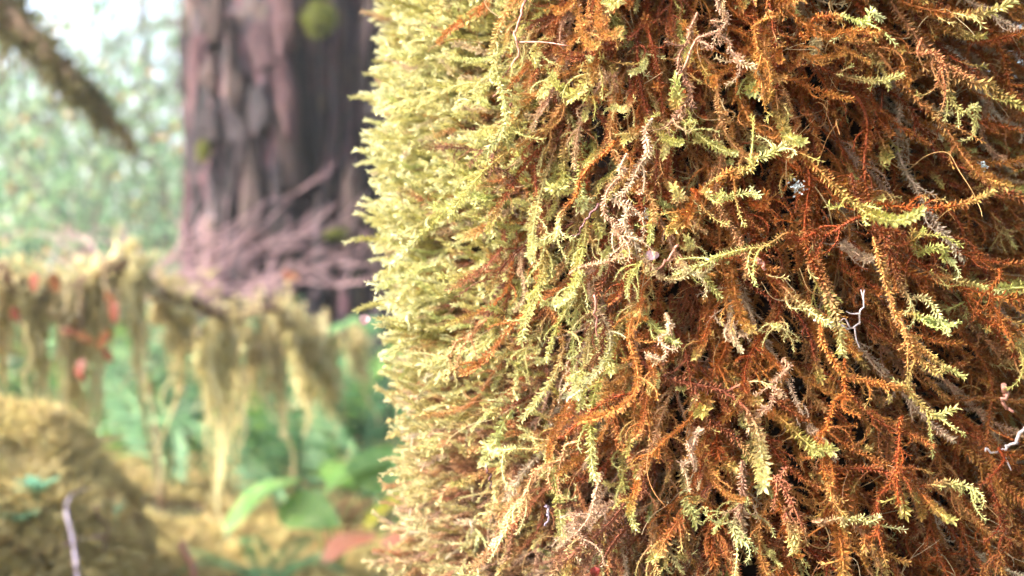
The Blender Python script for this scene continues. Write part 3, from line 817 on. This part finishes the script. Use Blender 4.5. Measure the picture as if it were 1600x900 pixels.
for k, q in enumerate(ends):
    a = hub + rg.normal(0, .012, 3) + [rg.uniform(-.16, .22), 0, rg.uniform(-.05, .03)]; b = np.array(P(*q)) - so_; m = 16
    C = smooth_curve([a, a * .55 + b * .45 + rg.normal(0, .018, 3) + [0, 0, -.02], b], m) + wob(m, .014, rg, 7)
    G = Geo(); V, T, Q = tube(C, np.linspace(.0018, .0009, m), 5); G.add(V, T, Q)
    for t in range(7):
        i = rg.integers(4, m - 1); d = (b - a) / np.linalg.norm(b - a) + rg.normal(0, .45, 3); L = rg.uniform(.03, .11)
        Cb = C[i] + np.linspace(0, 1, 6)[:, None] * d * L + wob(6, .012, rg, 3)
        V, T, Q = tube(Cb, np.linspace(.0013, .0007, 6), 4); G.add(V, T, Q)
    link('twig', G.me('twig', True), M['pinktwig'], shrub)

# ------------------------------------------------------------------ rust-red autumn sprigs caught on the draped branch
def sprig(px, py, Y, leaves, label, seed):
    rg = np.random.default_rng(seed)
    i = int(np.argmin(np.abs(800 + DC[:, 0] / DC[:, 1] * FPX - px))); b = Vector(DC[i]) + Vector((0, -.02, .02))
    e = empty('autumn_sprig', b, label=label, category='leaves', group='red leaves on the moss-draped branch')
    c = P(px, py, Y) - b
    V, T, Q = tube(smooth_curve([(0, 0, 0), tuple(c * .5 + Vector((.01, -.02, 0))), tuple(c)], 8), np.linspace(.0015, .0008, 8), 5); link('stem', mesh('stem', V, [T, Q]), M['brown'], e)
    for (qx, qy, l_, dx, dz) in leaves:
        V, Q = blade(l_ * .72, l_ * .30, seed * 10 + len(e.children), .3, .25); o = link('leaf', mesh('leaf', V, Q, smooth=True), M['red'], e)
        pl = P(qx, qy, Y) - b; place(o, pl, (dx, rg.normal(0, .25), dz), (0, -1, .3), roll=rg.normal(0, .35))
sprig(70, 440, 1.55, [(55, 425, .04, -.1, -1), (82, 425, .045, .15, -1), (20, 480, .035, .2, -1)], 'pair of drooping rust-red leaves on the moss-draped branch', 31)
sprig(165, 490, 1.6, [(168, 455, .04, .3, -1), (180, 470, .05, -.1, -1), (170, 515, .045, -.4, -1), (165, 545, .035, .2, -1)], 'tall cluster of rust-red leaves among the moss curtains', 32)
sprig(125, 540, 1.6, [(95, 515, .04, 1, -.2), (120, 520, .04, .8, -.5), (130, 560, .04, -.2, -1), (118, 575, .035, .6, -.8)], 'ragged cluster of rust-red leaves low on a moss curtain', 33)
sprig(450, 440, 2.0, [(445, 420, .035, .3, -1), (455, 425, .03, .5, -.8)], 'lone small red leaf pair among the pink twigs', 34)

# ------------------------------------------------------------------ small things on the bank
def twig(name, pts, r, mat, label, category, seed=1, n=24, **kw):
    C = smooth_curve(pts, n) + wob(n, r * .8, np.random.default_rng(seed)); V, T, Q = tube(C, np.linspace(r, r * .5, n), 6)
    o0 = C[0].copy(); return link(name, mesh(name, V - o0, [T, Q], smooth=True), mat, None, label=label, category=category, **kw), o0
def twig_at(*a, **k):
    o, l0 = twig(*a, **k); o.location = l0; return o
twig_at('curved_twig', [P(124, 930, 1.2), P(118, 850, 1.22), P(105, 800, 1.24), P(112, 775, 1.26), P(142, 762, 1.28)], .0026, M['purpletwig'], 'curved violet-grey twig standing out of the golden moss', 'twig')
twig_at('fallen_twig', [P(285, 850, 1.55), P(296, 875, 1.5), P(305, 920, 1.45)], .006, M['broad_red'], 'short reddish twig lying on the mossy bank', 'twig')
twig_at('fallen_twig', [P(30, 880, 1.3), P(90, 862, 1.32), P(150, 855, 1.36)], .004, M['brown'], 'thin brown twig lying across the hummock foot', 'twig')
HW = Vl + np.array(hum.location)
HPX = np.stack([800 + HW[:, 0] / HW[:, 1] * FPX, 450 - (HW[:, 2] - CZ) / HW[:, 1] * FPX], -1)
def surface_at(px, py, Y):
    """hummock or ground under a photo pixel"""
    near = np.nonzero(np.hypot(HPX[:, 0] - px, HPX[:, 1] - py) < 45)[0]
    if len(near): return P(px, py, float(HW[near, 1].min())) + Vector((0, 0, .012))
    for q in np.linspace(.9, 4, 300):
        b = P(px, py, q)
        if b.z < gz(b.x, b.y): break
    return b
for k_, (pts_, r_, m_, lb_) in enumerate([
    ([(60, 905), (100, 880), (170, 868)], .003, 'pinktwig', 'pinkish twig half sunk in the moss under the curved twig'),
    ([(210, 830), (260, 850), (330, 905)], .003, 'brown', 'long brown twig sloping down the mossy bank'),
    ([(150, 815), (165, 850), (160, 895)], .0025, 'brown', 'brown twig upright beside the curved violet twig'),
    ([(330, 840), (380, 865), (420, 905)], .004, 'pinktwig', 'pinkish twig lying before the low lacy fern'),
    ([(250, 800), (300, 795), (350, 815)], .003, 'brown', 'brown twig under the longest moss curtains')]):
    tp = [surface_at(x_, y_, 1.4) + Vector((0, 0, .008)) for x_, y_ in pts_]
    twig_at('fallen_twig', tp, r_, M[m_], lb_, 'twig', seed=70 + k_)
def seedling(px, py, Y, n, s, label, seed):
    rg = np.random.default_rng(seed); b = surface_at(px, py, Y)
    e = empty('seedling', b, label=label, category='seedling', group='teal seedlings in the bank moss')
    V, T, Q = tube(np.array([[0, 0, -.03], [0, 0, 0], [.002, 0, .02]]), .001, 5); link('stem', mesh('stem', V, [T, Q]), M['teal'], e)
    for k in range(n):
        a = k / n * 6.283; V, Q = blade(s, s * .55, seed + k, .2, .15, n=6); o = link('leaf', mesh('leaf', V, Q, smooth=True), M['teal'], e)
        place(o, (.002, 0, .02 - .003 * (k % 3)), (math.cos(a), math.sin(a), rg.uniform(.2, .6)))
seedling(55, 805, 1.2, 8, .028, 'teal seedling rosette on the hummock top', 41)
seedling(20, 858, 1.12, 8, .030, 'teal seedling rosette at the hummock foot', 42)
seedling(182, 832, 1.4, 5, .012, 'tiny teal seedling on the bank below the curved twig', 43)
seedling(255, 868, 1.5, 6, .018, 'small teal seedling beside the reddish twig', 44)

# ------------------------------------------------------------------ woods beyond
def conifer_meshes(seed, H, rc, z0, leaf, nl):
    rg = np.random.default_rng(seed); tr = Geo(); cr = Geo()
    V, T, Q = tube(np.array([[0, 0, -.2], [.03, .02, H * .3], [-.02, .03, H * .65], [0, 0, H]]), [.13 * H / 6, .10 * H / 6, .06 * H / 6, .01], 9); tr.add(V, T, Q)
    nb = 46
    for k in range(nb):
        f = (k + rg.random()) / nb; z = z0 + (H - z0) * f; L = rc * (1 - f * .8) * rg.uniform(.6, 1.1); a = rg.uniform(0, 6.283); m = 8
        g = np.linspace(0, 1, m); C = np.stack([np.cos(a) * L * g, np.sin(a) * L * g, z + L * (.12 * g - .42 * g ** 2)], -1)
        V, T, Q = tube(C, np.linspace(.018, .004, m), 4, False); tr.add(V, None, Q)
        n = int(nl / nb * (.5 + L / rc)); u = rg.random(n) ** .7; i = u * (m - 1.01); i0 = i.astype(int); p = C[i0] + (C[i0 + 1] - C[i0]) * (i - i0)[:, None]
        out = np.array([math.cos(a), math.sin(a), -.35]); sid = np.array([-math.sin(a), math.cos(a), 0])
        off = rg.normal(0, .16 * L, n) * (1 - .5 * u)
        p = p + sid * off[:, None] + np.stack([0 * u, 0 * u, -np.abs(off) * .35 + rg.normal(0, .04, n)], -1)
        d = out + sid * np.sign(off)[:, None] * .7 + rg.normal(0, .35, (n, 3))
        kite_leaves(cr, p, d, np.array([0, 0, 1.]) + rg.normal(0, .5, (n, 3)), leaf * rg.uniform(.6, 1.3, n), leaf * .35, np.clip(.45 + rg.normal(0, .22, n), 0, 1))
    return tr.me('trunk', True), cr.me('crown')
def bush_meshes(seed, H, rc, leaf, nl):
    rg = np.random.default_rng(seed); tr = Geo(); cr = Geo()
    for k in range(9):
        a = rg.uniform(0, 6.283); e = np.array([math.cos(a) * rc * rg.uniform(.3, 1), math.sin(a) * rc * rg.uniform(.3, 1), H * rg.uniform(.6, 1)]); m = 9
        C = smooth_curve([(0, 0, -.05), e * [.25, .25, .55] + rg.normal(0, .05, 3), e], m); V, T, Q = tube(C, np.linspace(.02, .004, m), 5); tr.add(V, T, Q)
        n = nl // 9; i = rg.uniform(.25, 1, n) * (m - 1.01); i0 = i.astype(int); p = C[i0] + rg.normal(0, .28 * rc, (n, 3)) * [1, 1, .55]
        kite_leaves(cr, p, rg.normal(0, 1, (n, 3)) + [0, 0, -.2], np.array([0, 0, 1.]) + rg.normal(0, .55, (n, 3)), leaf * rg.uniform(.6, 1.3, n), leaf * .55, np.clip(.5 + rg.normal(0, .25, n), 0, 1))
    return tr.me('stems', True), cr.me('crown')
CON = [conifer_meshes(1100 + i, H, rc, z0, .085, 4200) for i, (H, rc, z0) in enumerate([(7.5, 2.0, .5), (9, 2.3, 1.0), (5, 1.6, .3)])]
CON.append(conifer_meshes(1150, 9, 2.4, .9, .13, 14000))  # extra dense crown for the added conifers that block sky light
BUSH = [bush_meshes(1200 + i, H, rc, .07, 800) for i, (H, rc) in enumerate([(1.6, .9), (1.1, .8), (2.4, 1.1)])]
rg = np.random.default_rng(94)
def wood(kind, idx, x, y, s, label, group, name):
    a, b = (CON if kind == 'c' else BUSH)[idx]
    e = empty(name, (x, y, gz(x, y)), label=label, category='tree' if kind == 'c' else 'shrub', group=group)
    e.rotation_euler = (0, 0, rg.uniform(0, 6.28)); e.scale = (s, s, s)
    link('trunk' if kind == 'c' else 'stems', a, M['wood'], e); link('crown', b, M['needle'] if kind == 'c' else M['leafy'], e)
for k, (px, Y, i, s) in enumerate([(345, 8.5, 0, 1.), (-190, 8, 0, 1.), (430, 12, 1, 1.1), (-230, 12, 1, 1.2), (340, 15, 1, 1.3), (-330, 17, 1, 1.3), (520, 19, 1, 1.5), (380, 21, 1, 1.5), (-200, 22, 0, 1.8), (300, 10.5, 2, 1.4), (-60, 14, 1, 1.3), (760, 12, 1, 1.1), (1050, 11, 0, 1.1), (1400, 12, 1, 1.), (1750, 10, 2, 1.2)]):
    b = P(px, 450, Y); wood('c', i, b.x, Y, s, 'pale conifer with drooping sprays in the woods behind the furrowed trunk', 'conifers in the woods', 'conifer')
for k, (px, Y, i, s) in enumerate([(210, 5.2, 1, .8), (60, 4.6, 1, .9), (-60, 5.5, 0, 1.), (150, 6.5, 0, 1.), (270, 7.0, 2, .9), (20, 7.2, 2, 1.), (-350, 6, 2, 1.), (900, 7, 0, 1.2), (1250, 7.5, 2, 1.), (1600, 7, 0, 1.1)]):
    b = P(px, 450, Y); wood('b', i, b.x, Y, s, 'pale green understorey shrub in the woods behind the furrowed trunk', 'shrubs in the woods', 'understorey_shrub')

for x, y, i, s_, nm in ((2.2, -.5, 3, .9, 'unseen dense conifer added close by to shade the mossy trunk'), (3.4, 1.5, 3, 1., 'unseen dense conifer added behind to shade the mossy trunk'), (1.2, -2.6, 3, 1., 'unseen dense conifer added across from the trunk to block sky light')):  # unseen conifers added to darken the right of the mossy trunk
    wood('c', i, x, y, s_, nm, 'conifers in the woods', 'conifer')
for px, Y, i, s_ in ((130, 3.7, 1, .38), (245, 3.9, 1, .42), (190, 4.3, 0, .4)):
    b = P(px, 450, Y); wood('b', i, b.x, Y, s_, 'small bright leafy bush seen under the moss-draped branch', 'small bushes under the draped branch', 'small_bush')
for px, Y, i, s_ in ((55, 8.2, 2, 1.45), (262, 8.6, 2, 1.4), (-40, 9.5, 2, 1.6), (160, 12.5, 2, 2.0)):
    b = P(px, 450, Y); wood('b', i, b.x, Y, s_, 'tall arching pale-leaved shrub rising beside the furrowed trunk', 'tall shrubs in the woods', 'tall_shrub')
# ------------------------------------------------------------------ bits caught in the moss of the near trunk
def on_moss(px, py, lift=0.):
    """where the ray of a photo pixel meets the outer moss surface"""
    d = Vector(((px - 800) / FPX, 1, -(py - 450) / FPX)); rad = .186 + lift
    A_ = d.x ** 2 + d.y ** 2; B_ = -2 * (d.x * TX + d.y * TY); C_ = TX ** 2 + TY ** 2 - rad ** 2
    D_ = max(0, B_ * B_ - 4 * A_ * C_); t = (-B_ - math.sqrt(D_)) / (2 * A_)
    return Vector((0, 0, CZ)) + d * t
def hero(path, green, pale, lift=.010, leaf=.0026, br=6, seed=1, r=.0006, beta=.9):
    rg = np.random.default_rng(seed); o0 = np.array(tree.location); m = 40
    C = smooth_curve([np.array(on_moss(x, y, lift + .006 * rg.random())) - o0 for x, y in path], m) + wob(m, .0016, rg, 11)
    G = Geo(); f = np.linspace(0, 1, m); stem_leaves(G, C, f, (.00022), leaf * .72, .0009, beta * .9, rg, r, plump=.4)
    T_, N_, B_ = frames(C); L = np.linalg.norm(np.diff(C, axis=0), axis=1).sum()
    for k in range(br):
        i = rg.integers(6, m - 3); d = T_[i] * .7 + N_[i] * rg.normal() * .7 + B_[i] * rg.normal() * .7 + np.array([0, -.25, -.3]); bl = rg.uniform(.010, .026); 
        stem_leaves(G, C[i] + claw(d, rg.normal(0, .6, 3) + [0, 0, -.5], rg.uniform(.6, 2.), bl * .8, 10), np.linspace(f[i], min(1, f[i] + .3), 10), .0004, .0015, .0005, .6, rg, .0004)
    o = link('moss_strand', G.me('moss_strand'), M['moss'], tree, green=float(green), pale=float(pale), old=.35)
for k, (pth, g_, pl, kw) in enumerate([
    ([(1020, 185), (1006, 230), (988, 270), (966, 310), (970, 345), (1000, 392)], .2, .8, dict(leaf=.0032, br=5)),
    ([(980, 240), (955, 300), (950, 350), (985, 395)], .1, .6, dict(br=4)),
    ([(890, 428), (940, 405), (985, 400), (1030, 430), (1070, 427), (1114, 408)], .6, .55, dict(br=3, leaf=.0024)),
    ([(1066, 112), (1084, 66), (1116, 48), (1132, 20), (1130, -10)], .4, .7, dict(leaf=.0014, br=1)),
    ([(1120, -10), (1130, 50), (1150, 85), (1180, 104)], .3, .6, dict(br=5)),
    ([(1060, 418), (1150, 398), (1230, 385), (1290, 366), (1372, 345)][::-1], .55, 0., dict(br=7)),
    ([(1330, 270), (1355, 330), (1366, 380), (1400, 430), (1440, 480), (1484, 512)], .4, 0., dict(br=8)),
    ([(1285, 490), (1300, 560), (1340, 605), (1390, 600), (1440, 640), (1495, 650)], .4, 0., dict(br=7)),
    ([(1365, 370), (1385, 440), (1420, 520), (1450, 570), (1500, 590)], .35, 0., dict(br=6)),
    ([(1040, 490), (1043, 520), (1034, 545), (1010, 565)], .2, .75, dict(br=2, leaf=.0022)),
    ([(1222, 560), (1216, 600), (1205, 630), (1180, 650)], .1, .65, dict(br=2)),
    ([(940, 740), (932, 770), (905, 815), (902, 850), (915, 880)], .2, .8, dict(br=2, leaf=.0022)),
    ([(1100, 670), (1075, 700), (1066, 745)], .2, .7, dict(br=2)),
    ([(960, 220), (905, 285), (872, 345), (830, 395)], .55, 0., dict(br=7)),
    ([(1000, 610), (940, 640), (860, 690), (800, 705), (750, 700)], .55, 0., dict(br=7)),
    ([(900, 690), (860, 730), (810, 790), (780, 850)], .5, .25, dict(br=8)),
    ([(1160, 720), (1165, 780), (1150, 820), (1158, 850)], .45, .2, dict(br=9, leaf=.0032)),
    ([(1230, 730), (1222, 780), (1236, 820), (1245, 862)], .45, .2, dict(br=8, leaf=.0032)),
    ([(1270, 815), (1330, 812), (1380, 812)], .8, .2, dict(br=1, leaf=.0026)),
    ([(1290, 730), (1400, 735), (1470, 760), (1540, 765)], .45, 0., dict(br=9)),
    ([(1560, 420), (1550, 480), (1575, 520), (1600, 560)], .3, 0., dict(br=6)),
    ([(1440, 60), (1470, 110), (1480, 150), (1535, 200)], .5, .2, dict(br=7)),
    ([(1250, 50), (1300, 25), (1350, 30), (1378, 22)], .75, 0., dict(br=3)),
    ([(1180, 300), (1120, 310), (1080, 295)][::-1], .8, 0., dict(br=5)),
    ([(1120, 285), (1180, 255), (1225, 228)], .8, 0., dict(br=6, leaf=.0034)),
    ([(1380, 360), (1440, 385), (1490, 410)], .75, 0., dict(br=4, leaf=.0034)),
    ([(1400, 490), (1440, 495), (1482, 512)], .8, 0., dict(br=2)),
    ([(800, 160), (770, 240), (790, 290), (760, 360)], .4, .2, dict(br=9)),
    ([(760, 500), (720, 540), (690, 600)], .5, .3, dict(br=8)),
    ([(1090, 20), (1060, 90), (1075, 150), (1050, 200)], .1, .45, dict(br=6)),
    ([(1200, 20), (1185, 90), (1210, 150)], .05, 0., dict(br=8)),
    ([(1320, 560), (1310, 640), (1290, 700), (1300, 780)], .1, 0., dict(br=9)),
    ([(1410, 650), (1400, 720), (1370, 800), (1340, 850)], .1, 0., dict(br=9)),
    ([(1560, 700), (1550, 770), (1570, 830), (1560, 890)], .05, 0., dict(br=8)),
]): hero(pth, g_, pl, seed=2000 + k, **kw)
def strand(name, px, r, mat, label, category, forks=(), lift=.004, r1=None, seed=3):
    pts = [on_moss(x, y, lift) for x, y in px]; o0 = pts[0].copy(); G = Geo(); n = 6 * len(pts)
    C = smooth_curve([tuple(p - o0) for p in pts], n) + wob(n, r * .9, np.random.default_rng(seed + len(label)), 4 * len(pts)); V, T, Q = tube(C, np.linspace(r, r1 or r * .5, n), 6); G.add(V, T, Q)
    for fk in forks:
        q = [tuple(on_moss(x, y, lift) - o0) for x, y in fk]; c2 = smooth_curve(q, 10); V, T, Q = tube(c2, np.linspace(r * .7, r * .35, 10), 5); G.add(V, T, Q)
    o = link(name, G.me(name, True), mat, None, label=label, category=category); o.location = o0; return o
strand('bleached_twig', [(1272, 500), (1300, 508), (1328, 512), (1342, 500), (1350, 455)], .0006, M['white'], 'tiny bleached forked twig caught in dark rust moss', 'twig', [[(1328, 512), (1320, 498), (1310, 505)], [(1345, 490), (1330, 490), (1322, 486)], [(1335, 510), (1338, 530), (1344, 545)], [(1350, 470), (1345, 452)]])
strand('bleached_twig', [(1600, 668), (1585, 695), (1565, 703), (1540, 705)], .0008, M['white'], 'grey knobbly twig tip poking out of the shaded moss', 'twig', [[(1562, 703), (1572, 718), (1580, 735)]])
strand('brown_twig', [(822, 0), (806, 50), (810, 75), (795, 110), (770, 150)], .0006, M['pinkneedle'], 'crooked pinkish twig hanging in the yellow moss', 'twig', [[(808, 66), (850, 66), (890, 72)]], lift=.012)
strand('dark_needle', [(935, 318), (915, 345), (898, 370)], .0006, M['darkneedle'], 'dark needle lying slanted in tan moss', 'needle', lift=.012)
strand('dark_needle', [(762, 728), (765, 748), (767, 765)], .0005, M['darkneedle'], 'dark needle hanging upright in pale lower moss', 'needle', lift=.012)
strand('pink_needle', [(854, 790), (856, 805), (857, 820)], .0007, M['purpletwig'], 'short lilac needle stuck upright in the lower moss', 'needle', lift=.01)
strand('pink_needle', [(1060, 383), (1040, 408), (1030, 420)], .0006, M['pinkneedle'], 'pinkish brown needle crossing the pale moss strand', 'needle', lift=.012)
strand('pink_needle', [(1182, 404), (1190, 413), (1196, 420)], .0008, M['pinkneedle'], 'stubby pink needle below the long green shoot', 'needle', lift=.01)
strand('pink_needle', [(1568, 603), (1573, 620), (1573, 636)], .0012, M['pinkneedle'], 'dusky pink needle hanging in shaded moss', 'needle', lift=.01)
strand('pink_needle', [(928, 460), (930, 500), (934, 525)], .0006, M['pinkneedle'], 'long thin brown needle hanging in orange moss', 'needle', lift=.012)
def flake(name, px, py, L, W, d, mat, label, category, seed):
    V, Q = blade(L, W, seed, .5, .35, n=6); o = link(name, mesh(name, V, Q, smooth=True), mat, None, label=label, category=category); place(o, on_moss(px, py, .012), d, (0, -1, .3)); return o
flake('petal', 1008, 402, .006, .003, (1, -.2, .3), M['petal'], 'pale pink bract lodged where pale strands meet', 'petal', 51)
flake('petal', 572, 492, .006, .005, (-.3, -.3, -1), M['petal'], 'pale pink bract at the fringe of the moss', 'petal', 52)
flake('red_bud', 928, 886, .004, .003, (.2, -.3, -1), M['bud'], 'tiny dark red bud in the moss near a grey strand', 'bud', 53)
def lichen(px, py, s, label, seed):
    rg = np.random.default_rng(seed); G = Geo(); n = 60
    d = rg.normal(0, 1, (n, 3)); kite_leaves(G, rg.normal(0, s * .35, (n, 3)) * [1, .5, 1.3], d, rg.normal(0, 1, (n, 3)), s * .45, s * .28, .5)
    o = link('lichen_flake', G.me('lichen_flake'), M['lichen'], None, label=label, category='lichen'); o.location = on_moss(px, py, .004)
lichen(1246, 292, .003, 'white crumbly lichen flake in the dark moss', 61)
lichen(1536, 258, .0022, 'tiny white lichen speck in shaded rust moss', 62)
lichen(1012, 335, .002, 'tiny white lichen speck beside the pale strand', 63)

# ------------------------------------------------------------------ the damp air of the woods
hv = np.array([(x, y, z) for x in (-121, 121) for y in (-61, 161) for z in (-1.5, 16.0)], float)
hz = link('haze', mesh('haze', hv, np.array([(0, 1, 3, 2), (4, 6, 7, 5), (0, 4, 5, 1), (2, 3, 7, 6), (0, 2, 6, 4), (1, 5, 7, 3)])), None, None,
          kind='stuff', label='pale damp haze filling the woods', category='haze')
hs = NT('damp haze'); pv = hs.n('ShaderNodeVolumePrincipled'); pv.inputs['Color'].default_value = (.93, .96, .95, 1); pv.inputs['Density'].default_value = .006; pv.inputs['Anisotropy'].default_value = .2
hs.l(pv.outputs[0], hs.out.inputs['Volume']); hz.data.materials.append(hs.m)
